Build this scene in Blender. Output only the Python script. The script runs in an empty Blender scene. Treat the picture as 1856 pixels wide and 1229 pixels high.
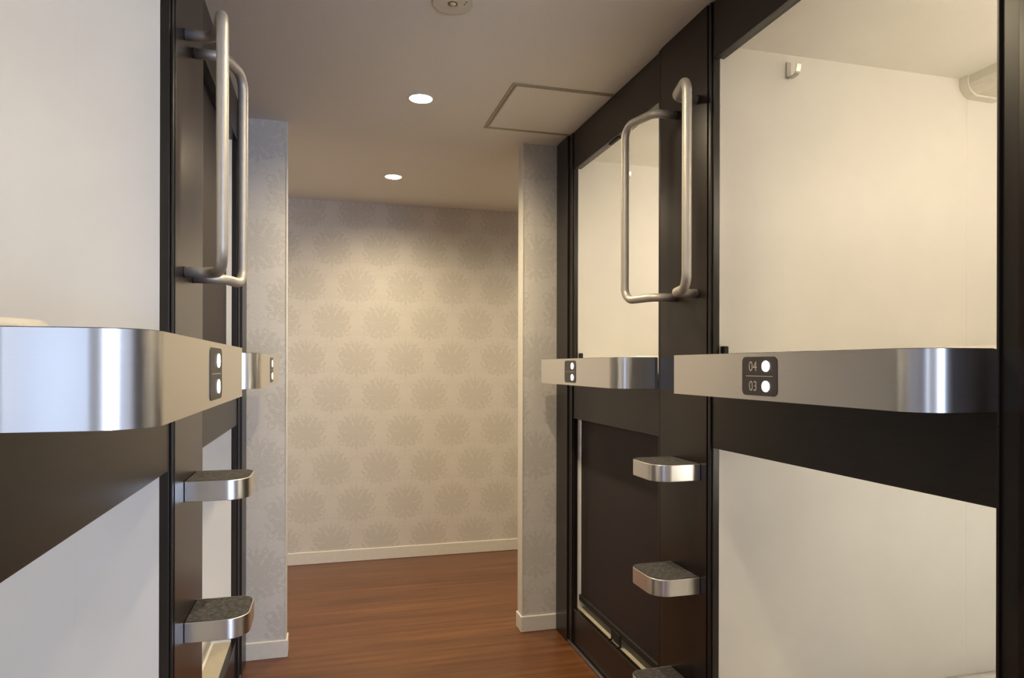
import bpy, bmesh, math
from mathutils import Vector, Matrix
R = math.radians
sc = bpy.context.scene
COL = sc.collection

# ------------------------------------------------------------------ camera
cam_d = bpy.data.cameras.new('camera')
cam = bpy.data.objects.new('camera', cam_d); COL.objects.link(cam)
cam_d.sensor_width = 36.0; cam_d.sensor_fit = 'HORIZONTAL'
cam_d.lens = 1231.5 / 1856 * 36
cam_d.shift_x = (928 - 922.9) / 1856
cam_d.shift_y = (663.25 - 614.5) / 1856
cam_d.clip_start = 0.02
cam.matrix_world = Matrix.Translation((0, 0, 1.35)) @ Matrix.Rotation(R(-15.115), 4, 'Z') @ Matrix.Rotation(R(90), 4, 'X') @ Matrix.Rotation(R(0.12), 4, 'Z')
sc.camera = cam

# ------------------------------------------------------------------ view + world
sc.view_settings.view_transform = 'Standard'
sc.view_settings.look = 'None'
sc.view_settings.gamma = 1.0
sc.view_settings.use_curve_mapping = False
sc.view_settings.exposure = 1.0
sc.cycles.max_bounces = 10
sc.cycles.diffuse_bounces = 6
sc.cycles.glossy_bounces = 5
sc.cycles.sample_clamp_indirect = 6.0
sc.cycles.caustics_reflective = False
sc.cycles.caustics_refractive = False
sc.cycles.use_denoising = True
w = bpy.data.worlds.new('sky'); sc.world = w; w.use_nodes = True
w.node_tree.nodes['Background'].inputs[0].default_value = (0.55, 0.72, 1.0, 1)
w.node_tree.nodes['Background'].inputs[1].default_value = 1.0

# ------------------------------------------------------------------ key dimensions (metres)
ZC = 2.48                    # ceiling
XR, XL = 1.156, -0.362       # faces of the right and left bank
YP, PT = 3.309, 0.078        # partition walls at the end of the banks
YF = 4.808                   # far wall
YB = -3.2                    # rear wall with the windows
YN, YNL = 0.30, 0.80          # near ends of the right and left bank
ZM, ZO, ZS = 1.097, 2.300, 0.182

# ------------------------------------------------------------------ lights
def light(name, kind, loc, energy, color, rot=(0, 0, 0), **kw):
    d = bpy.data.lights.new(name, kind); d.energy = energy; d.color = color
    for k, v in kw.items(): setattr(d, k, v)
    o = bpy.data.objects.new(name, d); COL.objects.link(o); o.location = loc; o.rotation_euler = rot
    return o
WIN = [(-1.68, -1.30), (1.35, 2.35)]
WIN_W = [8.5, 36.0]          # the two windows behind the viewer (x ranges)
WZ0, WZ1 = 0.30, 2.30
for i, (a, b) in enumerate(WIN):
    light('daylight', 'AREA', ((a + b) / 2, YB - 0.14, (WZ0 + WZ1) / 2), WIN_W[i] * (b - a + 0.1) * (WZ1 - WZ0 + 0.1), (0.63, 0.75, 1.0), (R(90), 0, 0),
          shape='RECTANGLE', size=b - a + 0.1, size_y=WZ1 - WZ0 + 0.1)
DOWN = [(0.386, 2.869), (0.388, 4.10), (0.386, 1.64), (0.386, 0.41), (0.386, -1.2), (-1.20, 4.10), (1.97, 4.10)]  # last two added out of view to warm the far wall and ceiling
DOWN_W = [56.0, 42.0, 42.0, 18.0, 30.0, 36.0, 36.0]
WARM = (1.0, 0.81, 0.51)
POD_UP, POD_LOW = (3.3, 1.2), (1.9, 0.3)  # strengths of the fill strips added inside the capsules (right, left)
PODC2 = (0.95, 0.97, 1.0)
PODC = (1.0, 0.94, 0.85)

# ------------------------------------------------------------------ node helpers
class E:
    """tiny expression builder on Math nodes"""
    def __init__(s, nt, v): s.nt, s.v = nt, v
    def op(s, o, *a, clamp=False):
        n = s.nt.nodes.new('ShaderNodeMath'); n.operation = o; n.use_clamp = clamp
        for i, x in enumerate((s,) + a):
            x = x.v if isinstance(x, E) else x
            if isinstance(x, (int, float)): n.inputs[i].default_value = x
            else: s.nt.links.new(x, n.inputs[i])
        return E(s.nt, n.outputs[0])
    def __add__(s, o): return s.op('ADD', o)
    def __sub__(s, o): return s.op('SUBTRACT', o)
    def __mul__(s, o): return s.op('MULTIPLY', o)
    def __truediv__(s, o): return s.op('DIVIDE', o)

def new_mat(name):
    m = bpy.data.materials.new(name); m.use_nodes = True
    nt = m.node_tree; b = nt.nodes['Principled BSDF']
    return m, nt, b
def setp(b, **k):
    for n, v in k.items():
        s = b.inputs[n.replace('_', ' ')]
        s.default_value = v
def coords(nt, scale=(1, 1, 1)):
    t = nt.nodes.new('ShaderNodeNewGeometry'); mp = nt.nodes.new('ShaderNodeMapping')
    mp.inputs['Scale'].default_value = scale
    nt.links.new(t.outputs['Position'], mp.inputs['Vector'])
    return mp.outputs['Vector']
def noise(nt, vec, scale, detail=3.0, rough=0.55):
    n = nt.nodes.new('ShaderNodeTexNoise'); n.inputs['Scale'].default_value = scale
    n.inputs['Detail'].default_value = detail; n.inputs['Roughness'].default_value = rough
    nt.links.new(vec, n.inputs['Vector']); return n.outputs['Fac']
def ramp(nt, fac, stops):
    r = nt.nodes.new('ShaderNodeValToRGB'); nt.links.new(fac, r.inputs[0]); e = r.color_ramp.elements
    while len(e) > 1: e.remove(e[-1])
    e[0].position, e[0].color = stops[0][0], (*stops[0][1], 1)
    for p, c in stops[1:]:
        k = e.new(p); k.color = (*c, 1)
    return r.outputs['Color']
def bump(nt, b, h, strength, dist=0.001):
    n = nt.nodes.new('ShaderNodeBump'); n.inputs['Strength'].default_value = strength
    n.inputs['Distance'].default_value = dist
    nt.links.new(h, n.inputs['Height']); nt.links.new(n.outputs['Normal'], b.inputs['Normal'])
def tangent_z(nt, b, aniso, rot=0.25):
    t = nt.nodes.new('ShaderNodeTangent'); t.direction_type = 'RADIAL'; t.axis = 'Z'
    nt.links.new(t.outputs[0], b.inputs['Tangent'])
    b.inputs['Anisotropic'].default_value = aniso; b.inputs['Anisotropic Rotation'].default_value = rot
def mix(nt, fac, a, bcol):
    n = nt.nodes.new('ShaderNodeMix'); n.data_type = 'RGBA'
    if isinstance(fac, (int, float)): n.inputs[0].default_value = fac
    else: nt.links.new(fac, n.inputs[0])
    for i, c in ((6, a), (7, bcol)):
        if isinstance(c, tuple): n.inputs[i].default_value = (*c, 1)
        else: nt.links.new(c, n.inputs[i])
    return n.outputs[2]

# ------------------------------------------------------------------ materials
def plain(name, col, rough=0.6, metal=0.0, spec=0.5, nscale=None, nb=0.0):
    m, nt, b = new_mat(name)
    setp(b, Roughness=rough, Metallic=metal)
    b.inputs['Specular IOR Level'].default_value = spec
    n = noise(nt, coords(nt), nscale or 40.0, 3.0)
    c2 = tuple(x * 0.95 for x in col)
    nt.links.new(ramp(nt, n, [(0.35, c2), (0.65, col)]), b.inputs['Base Color'])
    if nb: bump(nt, b, n, nb)
    return m

def mat_darkwood():
    m, nt, b = new_mat('dark brown laminate')
    v = coords(nt, (90, 90, 0.55))
    n = noise(nt, v, 3.0, 4.0, 0.6)
    nt.links.new(ramp(nt, n, [(0.30, (0.008, 0.005, 0.004)), (0.55, (0.014, 0.009, 0.0072)), (0.75, (0.023, 0.015, 0.012))]), b.inputs['Base Color'])
    setp(b, Roughness=0.26)
    b.inputs['Specular IOR Level'].default_value = 0.45
    tangent_z(nt, b, 0.6)
    return m
def mat_panel(name, rough=0.33):
    m, nt, b = new_mat(name)
    n = noise(nt, coords(nt, (3, 3, 60)), 3.0, 3.0, 0.6)
    nt.links.new(ramp(nt, n, [(0.35, (0.011, 0.008, 0.007)), (0.7, (0.017, 0.0125, 0.0105))]), b.inputs['Base Color'])
    setp(b, Roughness=rough)
    return m
def mat_alu(name='brushed aluminium', col=(0.83, 0.82, 0.81), rough=0.31, an=0.35):
    m, nt, b = new_mat(name)
    n = noise(nt, coords(nt, (1.2, 1.2, 260)), 3.0, 4.0, 0.65)
    nt.links.new(ramp(nt, n, [(0.3, tuple(x * 0.965 for x in col)), (0.7, col)]), b.inputs['Base Color'])
    r = ramp(nt, n, [(0.3, (rough * 0.96,) * 3), (0.7, (rough * 1.04,) * 3)])
    nt.links.new(r, b.inputs['Roughness'])
    setp(b, Metallic=1.0)
    tangent_z(nt, b, an)
    return m
def mat_carpet():
    m, nt, b = new_mat('dark grey needle felt')
    v = coords(nt)
    n = noise(nt, v, 520.0, 3.0, 0.8); n2 = noise(nt, v, 90.0, 4.0, 0.7)
    e = (E(nt, n) * 0.6 + E(nt, n2) * 0.4)
    nt.links.new(ramp(nt, e.v, [(0.36, (0.026, 0.025, 0.026)), (0.52, (0.080, 0.077, 0.080)), (0.68, (0.24, 0.23, 0.24))]), b.inputs['Base Color'])
    setp(b, Roughness=0.95); b.inputs['Specular IOR Level'].default_value = 0.15
    bump(nt, b, n, 0.9, 0.002)
    return m
def mat_floor():
    m, nt, b = new_mat('reddish brown wood floor')
    v = coords(nt, (0.55, 13, 1))
    n = noise(nt, v, 2.4, 6.0, 0.62)
    v2 = coords(nt, (1.6, 70, 1)); n2 = noise(nt, v2, 2.0, 3.0, 0.6)
    v3 = coords(nt, (0.25, 3.2, 1)); n3 = noise(nt, v3, 2.0, 2.0, 0.5)
    e = E(nt, n) * 0.5 + E(nt, n2) * 0.22 + E(nt, n3) * 0.28
    nt.links.new(ramp(nt, e.v, [(0.36, (0.072, 0.025, 0.009)), (0.50, (0.125, 0.047, 0.017)), (0.62, (0.180, 0.075, 0.028))]), b.inputs['Base Color'])
    setp(b, Roughness=0.30); b.inputs['Specular IOR Level'].default_value = 0.45
    bump(nt, b, n2, 0.12, 0.001)
    return m

def damask_group():
    g = bpy.data.node_groups.new('damask', 'ShaderNodeTree')
    g.interface.new_socket('U', in_out='INPUT', socket_type='NodeSocketFloat')
    g.interface.new_socket('V', in_out='INPUT', socket_type='NodeSocketFloat')
    g.interface.new_socket('Mask', in_out='OUTPUT', socket_type='NodeSocketFloat')
    gi = g.nodes.new('NodeGroupInput'); go = g.nodes.new('NodeGroupOutput')
    U, V = E(g, gi.outputs[0]), E(g, gi.outputs[1])
    W, H = 0.335, 0.252
    cb = g.nodes.new('ShaderNodeCombineXYZ'); g.links.new(U.v, cb.inputs[0]); g.links.new(V.v, cb.inputs[1])
    nz = E(g, noise(g, cb.outputs[0], 95.0, 3.0, 0.7)) - 0.5
    nz2 = E(g, noise(g, cb.outputs[0], 33.0, 2.0, 0.6)) - 0.5
    U = U + nz2 * 0.010; V = V + nz * 0.008
    row = (V / H).op('FLOOR')
    y = V - (row * H) - H / 2
    par = (row * 0.5).op('FRACT')                        # 0 or 0.5
    xs = U + par * W
    x = ((xs / W).op('FRACT') - 0.5) * W
    x = x.op('ABSOLUTE')
    # (cx, cy, a, b, rotation)
    el = [(0, -.004, .026, .040, 0), (.030, .018, .024, .018, 40), (.030, -.030, .024, .016, -35), (0, .056, .014, .026, 0),
          (0, .100, .007, .018, 0), (.020, .082, .020, .008, 60), (.050, .056, .026, .013, 62), (.072, .024, .024, .014, 20),
          (.088, .056, .020, .008, 70), (.064, -.022, .028, .013, -20), (.098, -.006, .018, .009, 30), (.048, -.058, .026, .012, -50),
          (0, -.066, .011, .024, 0), (.026, -.088, .020, .009, -60), (.084, -.054, .018, .008, -30), (.110, .026, .014, .007, -50),
          (.120, -.034, .016, .006, 50), (.066, .094, .016, .007, 30), (0, -.108, .008, .014, 0), (.060, -.094, .016, .006, 10)]
    f = None
    for cx, cy, a, b, r in el:
        c, s = math.cos(R(r)), math.sin(R(r))
        dx, dy = x - cx, y - cy
        a *= 1.22; b *= 1.45
        p = (dx * (c / a) + dy * (s / a)); q = (dy * (c / b) - dx * (s / b))
        k = p * p + q * q
        f = k if f is None else f.op('MINIMUM', k)
    for cx, cy, rad, t in [(.112, .058, .016, .0038), (.104, -.072, .016, .0036), (.036, .108, .012, .0032)]:
        dx, dy = x - cx, y - cy
        k = ((dx * dx + dy * dy).op('SQRT') - rad).op('ABSOLUTE') / t
        f = f.op('MINIMUM', k)
    f = f + nz * 2.6
    mr = g.nodes.new('ShaderNodeMapRange'); mr.inputs[1].default_value = 1.35; mr.inputs[2].default_value = 0.75
    g.links.new(f.v, mr.inputs[0])
    lace = g.nodes.new('ShaderNodeMapRange'); lace.inputs[1].default_value = 0.44; lace.inputs[2].default_value = 0.56; lace.inputs[3].default_value = 0.35
    g.links.new(noise(g, cb.outputs[0], 150.0, 2.0, 0.6), lace.inputs[0])
    # fine scrolls between the medallions
    x2 = ((((xs + W / 2) / W).op('FRACT') - 0.5) * W).op('ABSOLUTE')
    f2 = None
    for cx, cy, rad, t in [(.020, .100, .020, .0035), (.024, -.104, .024, .0035), (.018, .066, .012, .003), (.018, -.068, .012, .003)]:
        dx, dy = x2 - cx, y - cy
        k = ((dx * dx + dy * dy).op('SQRT') - rad).op('ABSOLUTE') / t
        f2 = k if f2 is None else f2.op('MINIMUM', k)
    m2 = g.nodes.new('ShaderNodeMapRange'); m2.inputs[1].default_value = 1.3; m2.inputs[2].default_value = 0.5
    g.links.new((f2 + nz * 2.0).v, m2.inputs[0])
    tot = E(g, mr.outputs[0]).op('MAXIMUM', E(g, m2.outputs[0]) * 0.45) * E(g, lace.outputs[0])
    g.links.new(tot.v, go.inputs[0])
    return g
DG = damask_group()
def mat_wallpaper():
    m, nt, b = new_mat('damask wallpaper')
    geo = nt.nodes.new('ShaderNodeNewGeometry'); sp = nt.nodes.new('ShaderNodeSeparateXYZ')
    nt.links.new(geo.outputs['Position'], sp.inputs[0])
    u = E(nt, sp.outputs[0]) + E(nt, sp.outputs[1]) + 10.06
    v = E(nt, sp.outputs[2]) + 5.03
    gr = nt.nodes.new('ShaderNodeGroup'); gr.node_tree = DG
    nt.links.new(u.v, gr.inputs[0]); nt.links.new(v.v, gr.inputs[1])
    lin = noise(nt, coords(nt, (14, 14, 420)), 2.0, 2.0, 0.6)
    lin2 = noise(nt, coords(nt, (1, 1, 1)), 6.0, 2.0, 0.5)
    fac = E(nt, gr.outputs[0]) * (E(nt, lin) * 0.9 + 0.45)
    fac = fac.op('MINIMUM', 1.0)
    base = ramp(nt, lin, [(0.3, (0.60, 0.575, 0.555)), (0.7, (0.66, 0.635, 0.61))])
    patt = ramp(nt, lin2, [(0.3, (0.505, 0.485, 0.455)), (0.7, (0.535, 0.515, 0.485))])
    nt.links.new(mix(nt, fac.v, base, patt), b.inputs['Base Color'])
    setp(b, Roughness=0.62); b.inputs['Specular IOR Level'].default_value = 0.3
    bump(nt, b, lin, 0.15, 0.0006)
    return m
def mat_emit(name, col, s):
    m, nt, b = new_mat(name)
    setp(b, Base_Color=(*col, 1)); b.inputs['Emission Color'].default_value = (*col, 1); b.inputs['Emission Strength'].default_value = s
    return m
def mat_cloth():
    m, nt, b = new_mat('white bed linen')
    n = noise(nt, coords(nt), 14.0, 4.0, 0.6); n2 = noise(nt, coords(nt), 900.0, 1.0, 0.5)
    nt.links.new(ramp(nt, n, [(0.3, (0.70, 0.68, 0.64)), (0.7, (0.76, 0.74, 0.70))]), b.inputs['Base Color'])
    setp(b, Roughness=0.9)
    e = E(nt, n) * 0.85 + E(nt, n2) * 0.15
    bump(nt, b, e.v, 0.5, 0.012)
    return m

M = dict(
    wood=mat_darkwood(), panel=mat_panel('dark brown panel'), alu=mat_alu(), carpet=mat_carpet(), floor=mat_floor(),
    paper=mat_wallpaper(), cloth=mat_cloth(),
    ceil=plain('ceiling paper', (0.82, 0.80, 0.77), 0.85, nscale=160, nb=0.12),
    lining=plain('cream capsule lining', (0.77, 0.76, 0.735), 0.42, nscale=3.0),
    base=plain('off-white skirting', (0.72, 0.70, 0.66), 0.5),
    tube=plain('satin silver paint', (0.50, 0.48, 0.455), 0.50, metal=0.6),
    sleeve=plain('dark sleeve', (0.05, 0.048, 0.05), 0.4),
    jamb=plain('dark jamb moulding', (0.012, 0.009, 0.0082), 0.36, nscale=5),
    screen=plain('dark plum roller fabric', (0.018, 0.0115, 0.0150), 0.6, nscale=300),
    black=plain('black rubber', (0.010, 0.010, 0.011), 0.6, nscale=200),
    plate=plain('dark grey plastic plate', (0.040, 0.035, 0.037), 0.42),
    mark=plain('pale grey print', (0.42, 0.40, 0.41), 0.5),
    hookm=plain('satin metal hook', (0.50, 0.50, 0.47), 0.35, metal=0.6),
    hatch=plain('champagne aluminium trim', (0.40, 0.365, 0.28), 0.5, metal=0.3),
    ledge=plain('beige sill', (0.42, 0.38, 0.30), 0.45),
    kerb=mat_alu('grey base strip', (0.45, 0.45, 0.50), 0.3, 0.0),
    console=plain('cream console plastic', (0.66, 0.64, 0.58), 0.5),
    fixture=plain('ivory plastic', (0.68, 0.65, 0.58), 0.5),
    lens=mat_emit('lit lens', (1.0, 0.93, 0.80), 14.0),
    soft=mat_emit('lamp diffuser', (1.0, 0.88, 0.70), 3.0),  # glow of the added capsule fill strips
    led=mat_emit('lit round button', (0.93, 0.93, 1.0), 5.0),
    amber=plain('yellow lens', (0.62, 0.58, 0.28), 0.25),
    wallp=plain('rear room paint', (0.70, 0.70, 0.70), 0.8),
    wframe=plain('white window frame', (0.75, 0.75, 0.75), 0.4),
)

# ------------------------------------------------------------------ mesh helpers
def finish(name, bm, mat, parent=None, bevel=0.0, seg=2, smooth=False):
    bmesh.ops.recalc_face_normals(bm, faces=bm.faces[:])
    me = bpy.data.meshes.new(name); bm.to_mesh(me); bm.free()
    if mat: me.materials.append(mat)
    if smooth:
        for p in me.polygons: p.use_smooth = True
    o = bpy.data.objects.new(name, me); COL.objects.link(o)
    if parent:
        o.parent = parent
        bpy.context.view_layer.update()
        o.matrix_parent_inverse = Matrix.Translation(parent_world(parent)).inverted()
    if bevel:
        b = o.modifiers.new('bevel', 'BEVEL'); b.width = bevel; b.segments = seg; b.limit_method = 'ANGLE'; b.angle_limit = R(40)
        b.harden_normals = True
        for p in me.polygons: p.use_smooth = True
    return o
def parent_world(o):
    v = Vector(o.location); p = o.parent
    while p: p = p.parent
    return v
def add_box(bm, x0, x1, y0, y1, z0, z1):
    if x0 > x1: x0, x1 = x1, x0
    vs = [bm.verts.new((x, y, z)) for x in (x0, x1) for y in (y0, y1) for z in (z0, z1)]
    for f in ((0, 1, 3, 2), (4, 6, 7, 5), (0, 4, 5, 1), (2, 3, 7, 6), (0, 2, 6, 4), (1, 5, 7, 3)):
        bm.faces.new([vs[i] for i in f])
def boxes(name, lst, mat, parent=None, bevel=0.0, seg=2):
    bm = bmesh.new()
    for b in lst: add_box(bm, *b)
    return finish(name, bm, mat, parent, bevel, seg)
def prism(bm, pts, z0, z1):
    lo = [bm.verts.new((x, y, z0)) for x, y in pts]; hi = [bm.verts.new((x, y, z1)) for x, y in pts]
    n = len(pts); bm.faces.new(lo); bm.faces.new(hi)
    for i in range(n): bm.faces.new((lo[i], lo[(i + 1) % n], hi[(i + 1) % n], hi[i]))
def disc(bm, c, r, axis, t, n=40, r2=None):
    """short cylinder (or ring when r2) with its axis along x / z, thickness t in + direction"""
    def P(a, rr, d):
        if axis == 'z': return (c[0] + rr * math.cos(a), c[1] + rr * math.sin(a), c[2] + d)
        if axis == 'x': return (c[0] + d, c[1] + rr * math.cos(a), c[2] + rr * math.sin(a))
        return (c[0] + rr * math.cos(a), c[1] + d, c[2] + rr * math.sin(a))
    A = [2 * math.pi * i / n for i in range(n)]
    o0 = [bm.verts.new(P(a, r, 0)) for a in A]; o1 = [bm.verts.new(P(a, r, t)) for a in A]
    if r2 is None:
        bm.faces.new(o0); bm.faces.new(o1)
    else:
        i0 = [bm.verts.new(P(a, r2, 0)) for a in A]; i1 = [bm.verts.new(P(a, r2, t)) for a in A]
        for i in range(n):
            j = (i + 1) % n
            bm.faces.new((o0[i], o0[j], i0[j], i0[i])); bm.faces.new((o1[i], o1[j], i1[j], i1[i])); bm.faces.new((i0[i], i0[j], i1[j], i1[i]))
    for i in range(n):
        j = (i + 1) % n; bm.faces.new((o0[i], o0[j], o1[j], o1[i]))
def tube(bm, pts, r, n=20):
    pts = [Vector(p) for p in pts]; T = []
    for i in range(len(pts)):
        a = pts[max(i - 1, 0)]; b = pts[min(i + 1, len(pts) - 1)]; T.append((b - a).normalized())
    u = Vector((0, 0, 1)) if abs(T[0].z) < 0.9 else Vector((1, 0, 0))
    u = (u - T[0] * u.dot(T[0])).normalized(); rings = []
    for p, t in zip(pts, T):
        u = (u - t * u.dot(t)).normalized(); v = t.cross(u)
        rings.append([bm.verts.new(p + (u * math.cos(2 * math.pi * k / n) + v * math.sin(2 * math.pi * k / n)) * r) for k in range(n)])
    for a, b in zip(rings, rings[1:]):
        for k in range(n): bm.faces.new((a[k], a[(k + 1) % n], b[(k + 1) % n], b[k]))
    bm.faces.new(rings[0]); bm.faces.new(rings[-1])
def fillet(pts, rads, n=10):
    """polyline with rounded corners"""
    pts = [Vector(p) for p in pts]; out = [pts[0]]
    for i in range(1, len(pts) - 1):
        p, a, b = pts[i], pts[i - 1], pts[i + 1]; r = rads[i - 1]
        d1, d2 = (a - p).normalized(), (b - p).normalized()
        ang = d1.angle(d2); t = r / math.tan(ang / 2)
        s, e = p + d1 * t, p + d2 * t
        ctr = p + (d1 + d2).normalized() * (r / math.sin(ang / 2))
        v0, v1 = s - ctr, e - ctr; tot = v0.angle(v1)
        for k in range(n + 1):
            f = k / n
            out.append(ctr + (v0 * math.sin((1 - f) * tot) + v1 * math.sin(f * tot)) / math.sin(tot))
    out.append(pts[-1]); return out

def structure(o):
    o['kind'] = 'structure'; return o
def thing(name, label, cat, loc, group=None):
    o = bpy.data.objects.new(name, None); COL.objects.link(o); o.location = loc; o.empty_display_size = 0.05
    o['label'] = label; o['category'] = cat
    if group: o['group'] = group
    return o

# ------------------------------------------------------------------ the setting
structure(boxes('floor', [(-3.2, 3.9, YB - 0.1, YF + 0.1, -0.1, 0.0)], M['floor']))
structure(boxes('ceiling', [(-3.2, 3.9, YB - 0.1, YF + 0.1, ZC, ZC + 0.1)], M['ceil']))
structure(boxes('wall_far', [(-3.2, 3.9, YF, YF + 0.1, 0, ZC)], M['paper']))
structure(boxes('wall_far_left', [(-3.2, -3.1, YP, YF, 0, ZC)], M['paper']))
structure(boxes('wall_far_right', [(3.8, 3.9, YP, YF, 0, ZC)], M['paper']))
XPL, XPR = -0.176, 0.965
structure(boxes('wall_left', [(-3.2, XPL, YP, YP + PT, 0, ZC)], M['paper']))
structure(boxes('wall_right', [(XPR, 3.9, YP, YP + PT, 0, ZC)], M['paper']))
# slim corner beads on the partition edges
structure(boxes('trim_1', [(XPL - 0.002, XPL + 0.0025, YP - 0.0025, YP + PT, 0.08, ZC)], M['base']))
structure(boxes('trim_2', [(XPR - 0.0025, XPR + 0.002, YP - 0.0025, YP + PT, 0.08, ZC)], M['base']))
def skirt(name, lst):
    o = boxes(name, lst, M['base'], bevel=0.004, seg=3); structure(o)
bt = 0.009
skirt('baseboard_far', [(-3.1, 3.8, YF - bt, YF, 0, 0.083)])
skirt('baseboard_left', [(XL - 0.02, XPL + bt, YP - bt, YP + PT + bt, 0, 0.080)])
skirt('baseboard_right', [(XPR - bt, XR + 0.02, YP - bt, YP + PT + bt, 0, 0.080)])
structure(boxes('wall_near_left', [(-3.2, XL - 0.002, YNL - 0.05, YNL, 0, ZC)], M['wallp']))
structure(boxes('wall_near_right', [(XR - 0.004, 3.9, YN - 0.06, YN, 0, ZC)], M['wallp']))
structure(boxes('wall_rear_left', [(-3.2, -3.1, YB, YNL - 0.05, 0, ZC)], M['wallp']))
structure(boxes('wall_rear_right', [(3.8, 3.9, YB, YN - 0.06, 0, ZC)], M['wallp']))
(a0, a1), (b0, b1) = WIN
structure(boxes('wall_rear', [(-3.2, a0, YB - .1, YB, 0, ZC), (a1, b0, YB - .1, YB, 0, ZC), (b1, 3.9, YB - .1, YB, 0, ZC),
      (a0, a1, YB - .1, YB, 0, WZ0), (a0, a1, YB - .1, YB, WZ1, ZC), (b0, b1, YB - .1, YB, 0, WZ0), (b0, b1, YB - .1, YB, WZ1, ZC)], M['wallp']))
for i, (a, b) in enumerate(WIN):
    t = 0.04; y0, y1 = YB - 0.07, YB - 0.03
    structure(boxes('window_%d' % (i + 1), [(a, b, y0, y1, WZ0, WZ0 + t), (a, b, y0, y1, WZ1 - t, WZ1), (a, a + t, y0, y1, WZ0 + t, WZ1 - t),
        (b - t, b, y0, y1, WZ0 + t, WZ1 - t), ((a + b) / 2 - t / 2, (a + b) / 2 + t / 2, y0, y1, WZ0 + t, WZ1 - t)], M['wframe'], bevel=0.003))

# ------------------------------------------------------------------ the capsules
def sx(side, d):                       # depth d into the bank -> world x
    return XR + d if side == 'R' else XL - d
def bx(side, d0, d1, y0, y1, z0, z1):
    return (sx(side, d0), sx(side, d1), y0, y1, z0, z1)
DEPTH = 2.02
def lining(side, y0, y1, z0, z1, root, seam):
    t = 0.012; j = 0.022
    L = [bx(side, j, DEPTH, y1, y1 + t, z0, z1), bx(side, j, DEPTH, y0 - t, y0, z0, z1),
         bx(side, j, DEPTH, y0 - t, y1 + t, z1, z1 + t), bx(side, j + .05, DEPTH, y0 - t, y1 + t, z0 - t, z0),
         bx(side, DEPTH, DEPTH + t, y0 - t, y1 + t, z0 - t, z1 + t)]
    if seam:
        L += [bx(side, seam, seam + 0.006, y1 - 0.0005, y1, z0, z1), bx(side, seam, seam + 0.006, y0, y0 + 0.0005, z0, z1)]
    return boxes('inner_lining', L, M['lining'], root)
def jambs(side, y0, y1, z0, z1, root, wn, wf):
    # near and far jamb: a thin return into the opening and a rounded bead on the face
    for (ya, yb, w_) in ((y1, y1 + wf, 1), (y0 - wn, y0, -1)):
        if w_ > 0: L = [bx(side, 0.0, 0.022, ya, yb, z0, z1), bx(side, -0.006, 0.0, ya + 0.006, yb - 0.002, z0, z1)]
        else: L = [bx(side, 0.0, 0.022, ya, yb, z0, z1), bx(side, -0.006, 0.0, ya + 0.002, yb - 0.006, z0, z1)]
        boxes('jamb', L, M['jamb'], root, bevel=0.0022, seg=3)
def hook(side, root, x, z, y1):
    bm = bmesh.new(); w_ = 0.017
    # J-shaped strap: backplate against the side wall then a curl towards the viewer
    prof = [(0, .030), (-.003, .030), (-.003, -.012)]
    path = fillet([(0, 0.030), (0, -0.024), (-0.042, -0.024), (-0.050, 0.006)], [0.012, 0.016], 8)
    path = [(p[0], p[1]) for p in [Vector((q[0], q[1], 0)) for q in [(a[0], a[1]) for a in [Vector((*p_, 0)) if len(p_) == 2 else p_ for p_ in path]]]]
    th = 0.0028
    pv = [Vector((p[0], p[1])) for p in path]; outer = []; inner = []
    for i, p in enumerate(pv):
        t = (pv[min(i + 1, len(pv) - 1)] - pv[max(i - 1, 0)]).normalized(); n = Vector((-t.y, t.x))
        outer.append(p + n * th * .5); inner.append(p - n * th * .5)
    ring = outer + inner[::-1]
    s0 = [bm.verts.new((x - w_ / 2, y1 - 0.002 + q.x, z + q.y)) for q in ring]
    s1 = [bm.verts.new((x + w_ / 2, y1 - 0.002 + q.x, z + q.y)) for q in ring]
    n = len(ring); h = n // 2
    for i in range(n): bm.faces.new((s0[i], s0[(i + 1) % n], s1[(i + 1) % n], s1[i]))
    for s in (s0, s1):
        for i in range(h - 1): bm.faces.new((s[i], s[i + 1], s[n - 2 - i], s[n - 1 - i]))
    o = finish('coat_hook', bm, M['hookm'], root, bevel=0.0008, seg=2)
    o['label'] = 'small satin metal coat hook screwed to the side wall'
def fillet2(pts, rads, n=8): return fillet([(p[0], p[1], 0) for p in pts], rads, n)
_hook_fillet = fillet
def fillet(pts, rads, n=10):
    if len(pts[0]) == 2: return [(p.x, p.y) for p in _hook_fillet([(p[0], p[1], 0) for p in pts], rads, n)]
    return _hook_fillet(pts, rads, n)

def screen(side, y0, y1, z0, z1, root, gap_far=0.009, gap_low=0.036, fuzzy=True):
    d = 0.037
    boxes('roller_screen', [bx(side, d, d + 0.004, y0 + 0.008, y1 - gap_far, z0 + gap_low + 0.028, z1 - 0.004)], M['screen'], root)['label'] = 'closed dark roller screen'
    bar = boxes('screen_bar', [bx(side, d - 0.010, d + 0.014, y0 + 0.006, y1 - gap_far + 0.004, z0 + gap_low, z0 + gap_low + 0.030)], M['black'], root, bevel=0.004, seg=3)
    bar['label'] = 'black bottom bar of the roller screen'
    ym = y0 + (y1 - y0) * 0.485
    L = []
    for q in (-0.044, 0.044):
        L += [bx(side, 0.004, d - 0.010, ym + q - 0.003, ym + q + 0.003, z0 + 0.0005, z0 + 0.006),
              bx(side, d - 0.016, d - 0.010, ym + q - 0.003, ym + q + 0.003, z0 + 0.006, z0 + gap_low + 0.01)]
    L += [bx(side, d - 0.018, d - 0.011, ym - 0.041, ym + 0.041, z0 + 0.013, z0 + gap_low + 0.014)]
    boxes('screen_latch', L, M['black'], bar, bevel=0.0008)

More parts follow.
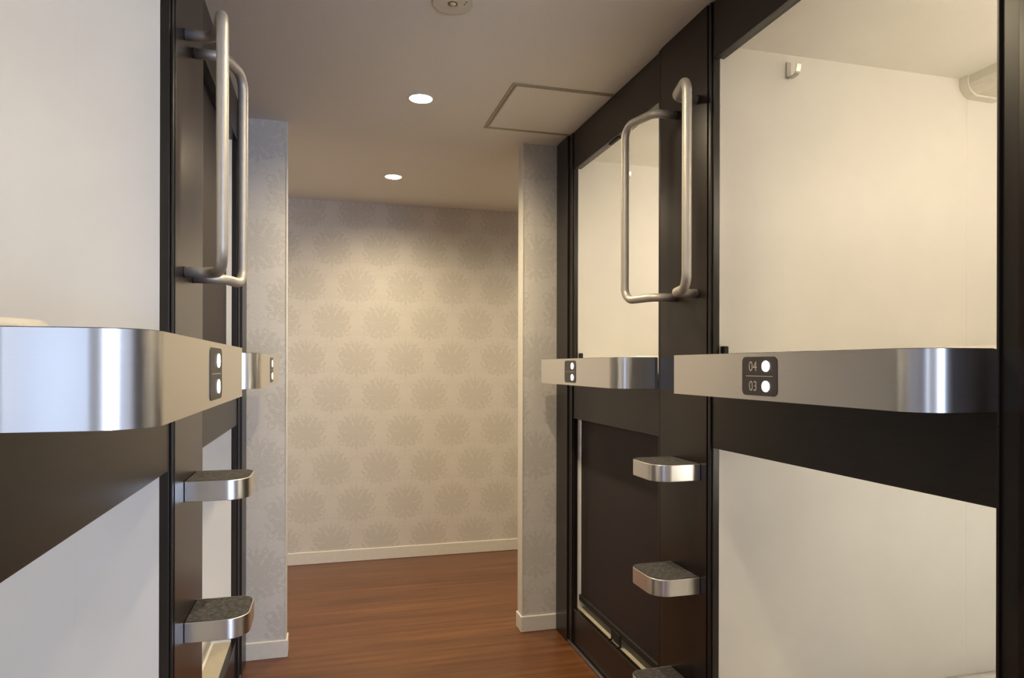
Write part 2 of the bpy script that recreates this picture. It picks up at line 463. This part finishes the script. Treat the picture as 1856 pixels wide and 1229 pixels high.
def soft_slab(name, side, d0, d1, y0, y1, z0, z1, parent=None, r=0.03, puff=0.008):
    bm = bmesh.new(); nx, ny, nz = 26, 16, 4
    import random; rnd = random.Random(3)
    bmesh.ops.create_grid(bm, x_segments=nx, y_segments=ny, size=0.5)
    geom = bmesh.ops.extrude_face_region(bm, geom=bm.faces[:])
    up = [v for v in geom['geom'] if isinstance(v, bmesh.types.BMVert)]
    for v in up: v.co.z = 1
    X0, X1 = sorted((sx(side, d0), sx(side, d1)))
    for v in bm.verts:
        u, w_ = v.co.x + .5, v.co.y + .5
        h = v.co.z
        px, py = X0 + u * (X1 - X0), y0 + w_ * (y1 - y0)
        if h > .5:
            e = min(px - X0, X1 - px, (py - y0), (y1 - py))
            k = max(0.0, 1 - e / r) if e < r else 0
            zz = z1 - (1 - math.sqrt(max(0, 1 - k * k))) * r * 0.8 + puff * (math.sin(px * 9 + 1) * math.sin(py * 11) + 0.4 * math.sin(px * 31 + py * 17)) * 0.35
        else: zz = z0
        v.co = (px, py, zz)
    o = finish(name, bm, M['cloth'], parent, smooth=True)
    return o

def pod_fill(side, y0, z, power, color, root):  # glowing strip added out of view to brighten the capsule inside
    lx = sx(side, 1.0); h = 0.60
    fill = boxes('fill_strip', [(lx - h, lx + h, y0 + 0.0005, y0 + 0.022, z - 0.04, z + 0.04)], M['fixture'], root, bevel=0.004)
    boxes('fill_diffuser', [(lx - h + .01, lx + h - .01, y0 + 0.022, y0 + 0.024, z - 0.032, z + 0.032)], M['soft'], fill)
    light('fill_strip_light', 'AREA', (lx, y0 + 0.03, z), power, color, (R(-90), 0, 0), shape='RECTANGLE', size=2 * h - .04, size_y=0.07)

def bay(side, y0, y1, who, near_w, far_w, up_closed, low_closed, with_hook, lab_up, lab_low, console=False):
    # ---- upper capsule
    zu0, zu1 = 1.285, 2.345
    root = thing('sleeping_capsule', lab_up, 'capsule', (sx(side, 0.0), (y0 + y1) / 2, 1.25), 'sleeping capsules along the corridor')
    jambs(side, y0, y1, 1.2435, ZC - 0.002, root, near_w, far_w)
    fb = boxes('top_fascia', [bx(side, 0.0, 0.020, y0 + .0005, y1 - .0005, ZO, ZC - 0.002)], M['panel'], root, bevel=0.002, seg=2)
    lining(side, y0, y1, zu0, zu1, root, 0.99 if side == 'R' else 0.20)
    pod_fill(side, y0, 2.06, POD_UP[0 if side == 'R' else 1], PODC, root)
    boxes('screen_rail', [bx(side, 0.020, 0.036, y0 + .001, y1 - .001, ZO + 0.002, ZO + 0.030)], M['wood'], root, bevel=0.001)
    ym = y0 + (y1 - y0) * 0.49
    boxes('latch_socket', [bx(side, 0.010, 0.022, ym - 0.048, ym + 0.048, ZO - 0.007, ZO + 0.009)], M['black'], root, bevel=0.001)
    boxes('screen_stop', [bx(side, 0.024, 0.040, y1 - 0.024, y1 - 0.001, 1.380, 1.412)], M['black'], root, bevel=0.003)
    if with_hook: hook(side, root, sx(side, 0.268), 2.290, y1)
    if up_closed: screen(side, y0, y1, 1.365, ZO + 0.01, root, gap_far=0.045)
    if console:
        bm = bmesh.new()
        def prof(inset):
            z1 = zu1; z0 = 2.275 + inset; x0 = XR + 0.955 + inset; x1 = XR + 1.115
            return [(x0, z1), (x0, z1 - 0.028), (x0 + 0.006, z1 - 0.042), (x0 + 0.018, z0 + 0.012), (x0 + 0.036, z0 + 0.002), (x1 - .012, z0), (x1, z0 + 0.010), (x1, z1)]
        def ext(pr, ya, yb):
            A = [bm.verts.new((x, ya, z)) for x, z in pr]; B = [bm.verts.new((x, yb, z)) for x, z in pr]
            n = len(pr); bm.faces.new(A); bm.faces.new(B)
            for i in range(n): bm.faces.new((A[i], A[(i + 1) % n], B[(i + 1) % n], B[i]))
        ext(prof(0.006), y0, y1 - 0.034)
        co = finish('ceiling_console', bm, M['console'], root); co['label'] = 'cream console under the capsule ceiling'
        bm = bmesh.new(); ext(prof(0.0), y1 - 0.034, y1 - .0005)
        finish('end_cap', bm, M['console'], co, bevel=0.001)
    m = soft_slab('mattress', side, 0.035, DEPTH - .01, y0 + 0.004, y1 - 0.004, zu0, 1.392)
    m['label'] = 'white mattress in ' + who + ', upper level'; m['category'] = 'mattress'; m['group'] = 'mattresses in the capsules'
    # ---- lower capsule
    zl0, zl1 = 0.182, 1.16
    root = thing('sleeping_capsule', lab_low, 'capsule', (sx(side, 0.0), (y0 + y1) / 2, 0.0), 'sleeping capsules along the corridor')
    jambs(side, y0, y1, 0.0165, 1.243, root, near_w, far_w)
    boxes('middle_fascia', [bx(side, 0.0, 0.020, y0 + .0005, y1 - .0005, ZM, 1.3)], M['panel'], root, bevel=0.002, seg=2)
    pod_fill(side, y0, 0.93, POD_LOW[0 if side == 'R' else 1], PODC2, root)
    kp = boxes('kick_panel', [bx(side, 0.004, 0.020, y0 + .001, y1 - .001, 0.016, ZS - 0.012)], M['panel'], root, bevel=0.003, seg=3)
    boxes('edge_rail', [bx(side, 0.001, 0.022, y0 + .001, y1 - .001, ZS - 0.011, ZS + 0.002)], M['wood'], root, bevel=0.003, seg=3)
    boxes('sill', [bx(side, 0.022, 0.090, y0 + .0005, y1 - .0005, ZS - 0.012, ZS + 0.001)], M['ledge'], root, bevel=0.002)
    lining(side, y0, y1, zl0, zl1, root, 0.99 if side == 'R' else 0.20)
    if low_closed: screen(side, y0, y1, ZS + .001, ZM + 0.03, root)
    m = soft_slab('mattress', side, 0.10, DEPTH - .01, y0 + 0.004, y1 - 0.004, zl0 + .0005, 0.305)
    m['label'] = 'white mattress in ' + who + ', lower level'; m['category'] = 'mattress'; m['group'] = 'mattresses in the capsules'

BAYS = {'RN': ('R', 0.941, 1.863), 'RF': ('R', 2.217, 3.086), 'LN': ('L', 0.860, 1.787), 'LF': ('L', 2.215, 3.075)}
bay('R', 0.941, 1.863, 'the nearer open capsule on the right', 0.003, 0.022, False, False, True,
    'open cream-lined upper capsule 04 on the right with a coat hook, nearest the viewer',
    'open cream-lined lower capsule 03 on the right, under the wide dark fascia', console=True)
bay('R', 2.217, 3.086, 'the farther capsule on the right', 0.022, 0.052, False, True, True,
    'open cream upper capsule on the right, behind the angled grab handles',
    'lower capsule on the right closed by a dark roller screen, farther away')
bay('L', 0.860, 1.787, 'the nearer open capsule on the left', 0.022, 0.022, False, False, False,
    'open cream upper capsule filling the top left of the photo',
    'open cream lower capsule at the bottom left, below the brown fascia')
bay('L', 2.215, 3.075, 'the farther capsule on the left', 0.022, 0.052, True, False, False,
    'upper capsule on the left closed by a brown roller screen, farther away',
    'open cream lower capsule on the left, seen behind the ladder steps')

# folded white cover on the near left upper mattress
bm = bmesh.new()
bmesh.ops.create_uvsphere(bm, u_segments=40, v_segments=20, radius=1.0)
for v in bm.verts:
    x, y, z = v.co; s = lambda t, p: math.copysign(abs(t) ** p, t)
    v.co = (-0.905 + 0.36 * s(x, .55) , 1.48 + 0.25 * s(y, .55), 1.4235 + 0.0275 * s(z, .75) + 0.006 * math.sin(x * 7 + y * 5) * (z > 0))
o = finish('pillow', bm, M['cloth'], smooth=True)
o['label'] = 'white pillow end peeking above the near left ledge'; o['category'] = 'pillow'

# ------------------------------------------------------------------ pillars between the capsules
def column(side, y0, y1, label, seam=None):
    r = thing('capsule_pillar', label, 'pillar', (sx(side, 0), (y0 + y1) / 2, 0), 'dark pillars between the capsules')
    g = 0.0012; s = y0 + 0.075 if seam is None else seam
    L = [bx(side, -0.008, 0.022, y0 + g, y1 - g, 0.016, ZC - 0.0015)]
    boxes('pillar_panel', L, M['wood'], r, bevel=0.0015, seg=2)
    return r
rc = column('R', 0.56, 0.900, 'dark brown pillar at the right edge of the photo')
boxes('corner_strip', [bx('R', 0.0, 0.022, 0.9012, 0.9375, 0.0165, ZC - 0.0015)], M['jamb'], rc, bevel=0.002)
column('R', 1.886, 2.194, 'dark brown right-hand pillar carrying two grab handles and three steps')
column('L', 1.810, 2.192, 'dark brown left-hand pillar carrying two grab handles and two steps')
for side, lab in (('R', 'slim dark end panel on the right, against the wallpapered wall'), ('L', 'slim dark end panel on the left, against the wallpapered wall')):
    o = boxes('end_panel', [bx(side, -0.014, 0.022, 3.139, YP - 0.0105, 0.0, ZC - 0.0015)], M['panel'], bevel=0.0015)
    o['label'] = lab; o['category'] = 'panel'
for i, side in enumerate('RL'):
    o = boxes('base_strip', [bx(side, -0.012, 0.002, (YN, YNL)[i] + 0.002, 3.136, 0.0005, 0.0155)], M['kerb'], bevel=0.003, seg=2)
    o['label'] = ('thin grey strip along the floor at the foot of the right bank', 'thin grey strip along the floor at the foot of the left bank')[i]; o['category'] = 'trim strip'
    # closing panels at the near end of each bank
    o = boxes('end_panel', [bx(side, -0.008, 0.022, (YN, YNL)[i], (0.558, 0.8365)[i], 0.0, ZC - 0.0015)], M['panel'], bevel=0.0015)
    o['label'] = ('dark end panel closing the near end of the right bank', 'dark end panel closing the near end of the left bank')[i]; o['category'] = 'panel'

# ------------------------------------------------------------------ aluminium ledges, steps
def plan(side, p, y0, y1, rn, rf, inset=0.0, back=0.0):
    """outline of a ledge: flat front at depth -p, near corner radius rn, far corner rf"""
    p2 = p - inset; a, b = y0 + inset, y1 - inset; rn = max(rn - inset, .0015); rf = max(rf - inset, .0015)
    pts = [(-back, a)]
    for k in range(17):
        t = math.pi / 2 * k / 16; pts.append((-(p2 - rn) - rn * math.sin(t), a + rn - rn * math.cos(t)))
    for k in range(17):
        t = math.pi / 2 * k / 16; pts.append((-(p2 - rf) - rf * math.cos(t), b - rf + rf * math.sin(t)))
    pts.append((-back, b))
    out = []
    for d, y in pts:
        q = (sx(side, d), y)
        if not out or (Vector(q) - Vector(out[-1])).length > 1e-5: out.append(q)
    return out
def ledge_body(name, side, p, y0, y1, z0, z1, rn, rf, parent, back, lip=0.005):
    """rim with a recessed top and a closed underside"""
    bm = bmesh.new()
    O = plan(side, p, y0, y1, rn, rf, 0, back); I = plan(side, p, y0, y1, rn, rf, lip, back)
    n = min(len(O), len(I))
    def ring(pts, z): return [bm.verts.new((x, y, z)) for x, y in pts]
    a = ring(O, z0); b = ring(O, z1)
    # inner loops have the same vertex count as outer ones
    def ring_in(z):
        res = []
        Oc = plan(side, p, y0, y1, rn, rf, 0, back)
        m = len(Oc)
        for i in range(m):
            t0 = Vector(Oc[i]) - Vector(Oc[max(i - 1, 0)]); t1 = Vector(Oc[min(i + 1, m - 1)]) - Vector(Oc[i])
            if i == 0: t = t1
            elif i == m - 1: t = t0
            else: t = t0.normalized() + t1.normalized()
            nrm = Vector((-t.y, t.x)).normalized() * lip
            if side == 'L': nrm = -nrm
            q = Vector(Oc[i]) - nrm
            cx, cy = sx(side, -p / 2), (y0 + y1) / 2
            if (q - Vector((cx, cy))).length > (Vector(Oc[i]) - Vector((cx, cy))).length: q = Vector(Oc[i]) + nrm
            res.append(bm.verts.new((q.x, q.y, z)))
        return res
    c = ring_in(z1); d = ring_in(z1 - 0.004)
    m = len(a)
    bm.faces.new(a); bm.faces.new(d)
    for i in range(m):
        j = (i + 1) % m
        bm.faces.new((a[i], a[j], b[j], b[i])); bm.faces.new((b[i], b[j], c[j], c[i])); bm.faces.new((c[i], c[j], d[j], d[i]))
    o = finish(name, bm, M['alu'], parent, bevel=0.0018, seg=3)
    return o, c
def pad(name, side, p, y0, y1, z, rn, rf, parent, back, lip):
    bm = bmesh.new(); prism(bm, plan(side, p, y0, y1, rn, rf, lip + 0.0006, back + 0.0006), z - 0.0038, z + 0.0012)
    return finish(name, bm, M['carpet'], parent, bevel=0.0012, seg=2)

def rounded_rect(w_, h_, r, n=8):
    out = []
    for cx, cy, a0 in ((w_ / 2 - r, h_ / 2 - r, 0), (-w_ / 2 + r, h_ / 2 - r, 90), (-w_ / 2 + r, -h_ / 2 + r, 180), (w_ / 2 - r, -h_ / 2 + r, 270)):
        for k in range(n + 1):
            a = R(a0 + 90 * k / n); out.append((cx + r * math.cos(a), cy + r * math.sin(a)))
    return out
def text_mesh(s, h, parent, place, mat, name):
    cu = bpy.data.curves.new('t', 'FONT'); cu.body = s; cu.size = 1.0; cu.extrude = 0.0
    cu.align_x = 'CENTER'
    to = bpy.data.objects.new('t', cu); COL.objects.link(to)
    bpy.context.view_layer.update()
    me = bpy.data.meshes.new_from_object(to.evaluated_get(bpy.context.evaluated_depsgraph_get()))
    bpy.data.objects.remove(to); 
    xs = [v.co.x for v in me.vertices]; ys = [v.co.y for v in me.vertices]
    mx, my = (min(xs) + max(xs)) / 2, (min(ys) + max(ys)) / 2; k = h / (max(ys) - min(ys))
    bm = bmesh.new(); bm.from_mesh(me); bpy.data.meshes.remove(me)
    for v in bm.verts: v.co = Vector(place((v.co.x - mx) * k * 0.98, (v.co.y - my) * k))
    return finish(name, bm, mat, parent)
def number_plate(side, p, yc, zc, parent, texts):
    W_, H_ = 0.134, 0.092
    # u: reading direction, v: up, e: distance proud of the ledge front
    def P(u, v, e): return ((XR - p - e) if side == 'R' else (XL + p + e), yc - u if side == 'R' else yc + u, zc + v)
    bm = bmesh.new(); rr = rounded_rect(W_, H_, 0.013)
    A = [bm.verts.new(P(u, v, -0.001)) for u, v in rr]; B = [bm.verts.new(P(u, v, 0.0012)) for u, v in rr]
    n = len(rr); bm.faces.new(A); bm.faces.new(B)
    for i in range(n): bm.faces.new((A[i], A[(i + 1) % n], B[(i + 1) % n], B[i]))
    pl = finish('number_plate', bm, M['plate'], parent, bevel=0.0004)
    pl['label'] = 'dark rounded number plate with two lit buttons'
    bm = bmesh.new()
    q = [(-0.051, -0.0008), (0.051, -0.0008), (0.051, 0.0008), (-0.051, 0.0008)]
    bm.faces.new([bm.verts.new(P(u, v, 0.0014)) for u, v in q]); finish('divider_line', bm, M['mark'], pl)
    for k, v0 in enumerate((0.0235, -0.0235)):
        bm = bmesh.new(); cx = 0.0255
        A = []; B = []
        for i in range(32):
            a = 2 * math.pi * i / 32
            A.append(bm.verts.new(P(cx + 0.0135 * math.cos(a), v0 + 0.0125 * math.sin(a), 0.0005)))
            B.append(bm.verts.new(P(cx + 0.0135 * math.cos(a), v0 + 0.0125 * math.sin(a), 0.0024)))
        bm.faces.new(A); bm.faces.new(B)
        for i in range(32): bm.faces.new((A[i], A[(i + 1) % 32], B[(i + 1) % 32], B[i]))
        finish('lit_button', bm, M['led'], pl)['label'] = 'glowing white round button'
        if texts: text_mesh(texts[k], 0.0235, pl, lambda u, v, v0=v0: P(u - 0.0235, v + v0, 0.0015), M['mark'], 'numeral')['label'] = 'pale number ' + texts[k]

def ledge(side, p, y0, y1, z0, z1, yplate, label, texts=None, rn=0.065):
    r = thing('entry_ledge', label, 'ledge', (sx(side, -p / 2), (y0 + y1) / 2, z0), 'aluminium ledges between upper and lower capsules')
    back = -0.0005 if False else 0.0065
    ledge_body('ledge_rim', side, p, y0, y1, z0, z1, rn, 0.004, r, back)
    pad('ledge_carpet', side, p, y0, y1, z1, rn, 0.004, r, back, 0.005)['label'] = 'thin dark carpet strip on top'
    number_plate(side, p, yplate, (z0 + z1) / 2 + 0.001, r, texts)
ledge('R', 0.170, 0.936, 1.800, 1.270, 1.382, 1.391, 'brushed aluminium ledge on the right numbered 04 and 03', ('04', '03'))
ledge('R', 0.170, 2.212, 3.070, 1.270, 1.381, 2.672, 'smaller-looking aluminium ledge on the right, farther along beyond the steps')
ledge('L', 0.172, 0.845, 1.713, 1.277, 1.391, 1.312, 'large brushed aluminium ledge on the left, nearest the viewer')
ledge('L', 0.166, 2.222, 3.070, 1.277, 1.388, 2.690, 'aluminium ledge on the left, end showing just behind the nearer ledge')

def step(side, z1, label):
    y0, y1, p = 1.921, 2.112, 0.165
    r = thing('ladder_step', label, 'step', (sx(side, -0.08), (y0 + y1) / 2, z1 - 0.053), 'carpeted aluminium steps on the pillars')
    ledge_body('step_rim', side, p, y0, y1, z1 - 0.053, z1, 0.058, 0.040, r, 0.0085, 0.005)
    pad('step_carpet', side, p, y0, y1, z1, 0.058, 0.040, r, 0.0085, 0.005)['label'] = 'dark grey carpet tread'
step('R', 1.040, 'topmost of the three rounded carpeted steps on the right pillar')
step('R', 0.680, 'middle of the three rounded carpeted steps on the right pillar')
step('R', 0.320, 'lowest step on the right pillar, cut by the bottom of the photo')
step('L', 1.047, 'upper rounded carpeted step on the left pillar')
step('L', 0.680, 'lower rounded carpeted step on the left pillar')

# ------------------------------------------------------------------ grab handles
def handle(side, ym, yb, p, z0, z1, label):
    X = lambda d: sx(side, -d)
    r = thing('grab_handle', label, 'handle', (X(0.008), ym, z0), 'silver tube grab handles on the pillars')
    s = 1 if yb > ym else -1
    k = (X(0.080), ym)
    pts = [(X(0.0085), ym, z1), (X(0.085), ym, z1), (X(p), yb, z1), (X(p), yb, z0), (X(0.085), ym, z0), (X(0.0085), ym, z0)]
    path = fillet(pts, [0.042, 0.045, 0.045, 0.042], 10)
    bm = bmesh.new(); tube(bm, path, 0.0143, 24)
    finish('handle_tube', bm, M['tube'], r, smooth=True)
    for z in (z0, z1):
        bm = bmesh.new(); tube(bm, [(X(0.0082), ym, z), (X(0.0105), ym, z)], 0.0150, 24)
        finish('mounting_collar', bm, M['sleeve'], r, bevel=0.0005)['label'] = 'dark mounting collar'
handle('R', 1.949, 1.805, 0.125, 1.583, 2.205, 'silver grab handle on the right pillar, the one nearer the viewer')
handle('R', 2.088, 2.235, 0.125, 1.583, 2.205, 'silver grab handle on the right pillar, bent away toward the far capsule')
handle('L', 1.922, 1.765, 0.120, 1.592, 2.208, 'silver grab handle on the left pillar, the one nearer the viewer')
handle('L', 2.047, 2.170, 0.122, 1.592, 2.215, 'silver grab handle on the left pillar, half hidden behind the other')

# ------------------------------------------------------------------ ceiling fittings
dl_labels = ['lit round downlight, the larger and nearer of the two in view', 'lit round downlight near the far wall, smaller of the two',
             'lit round downlight above the pillars, just behind the top edge', 'lit round downlight above the viewer', 'lit round downlight in the room behind the viewer',
             'added fill downlight, out of view in the left arm of the cross passage', 'added fill downlight, out of view in the right arm of the cross passage']
def downlight(x, y, wts, label):
    r = thing('ceiling_downlight', label, 'ceiling light', (x, y, ZC - 0.004), 'warm ceiling downlights')
    bm = bmesh.new(); disc(bm, (x, y, ZC - 0.0035), 0.054, 'z', 0.0035, 48, 0.048)
    finish('trim_ring', bm, M['fixture'], r, bevel=0.0008)
    bm = bmesh.new(); disc(bm, (x, y, ZC - 0.0025), 0.0478, 'z', 0.002, 48)
    finish('lamp_lens', bm, M['lens'], r)['label'] = 'glowing warm white lens'
    l = light('downlight_lamp', 'SPOT', (x, y, ZC - 0.012), wts, WARM, spot_size=R(164), spot_blend=1.0, shadow_soft_size=0.035)
for (x, y), e, lb in zip(DOWN, DOWN_W, dl_labels): downlight(x, y, e, lb)

r = thing('emergency_light', 'round ivory emergency light on the ceiling at the top edge of the photo', 'ceiling light', (0.379, 2.085, ZC - 0.006))
bm = bmesh.new(); c = (0.379, 2.085)
disc(bm, (c[0], c[1], ZC - 0.005), 0.0635, 'z', 0.005, 48); finish('cover_plate', bm, M['fixture'], r, bevel=0.002, seg=3)
bm = bmesh.new(); disc(bm, (c[0], c[1], ZC - 0.0058), 0.0155, 'z', 0.0009, 32, 0.0125); finish('lens_ring', bm, M['sleeve'], r)
bm = bmesh.new(); bmesh.ops.create_uvsphere(bm, u_segments=20, v_segments=10, radius=0.0105)
for v in bm.verts: v.co = (v.co.x + c[0], v.co.y + c[1], v.co.z * 0.5 + ZC - 0.006)
finish('lens_dome', bm, M['amber'], r, smooth=True)['label'] = 'small yellowish lens'
for k, (dx, dy) in enumerate(((0.036, -0.006), (0.039, -0.020))):
    bm = bmesh.new(); disc(bm, (c[0] + dx, c[1] + dy, ZC - 0.0056), 0.0028, 'z', 0.0008, 14); finish('indicator', bm, M['sleeve'], r)

r = thing('ceiling_hatch', 'square ceiling access hatch with a beige metal frame', 'hatch', (0.93, 2.875, ZC - 0.004))
hx0, hx1, hy0, hy1 = 0.720, 1.1535, 2.612, 3.137
def frame(x0, x1, y0, y1, t, z): return [(x0, x1, y0, y0 + t, z, ZC), (x0, x1, y1 - t, y1, z, ZC), (x0, x0 + t, y0 + t, y1 - t, z, ZC)]
boxes('hatch_frame', frame(hx0, hx1, hy0, hy1, 0.010, ZC - 0.0045) + frame(hx0 + 0.0125, hx1, hy0 + 0.0125, hy1 - 0.0125, 0.008, ZC - 0.0045), M['hatch'], r, bevel=0.0008)
boxes('hatch_panel', [(hx0 + 0.0215, hx1, hy0 + 0.0215, hy1 - 0.0215, ZC - 0.003, ZC - 0.0002)], M['ceil'], r)
bm = bmesh.new(); disc(bm, (0.925, hy0 + 0.0145, ZC - 0.0048), 0.007, 'z', 0.0018, 18); finish('hatch_latch', bm, M['hatch'], r)
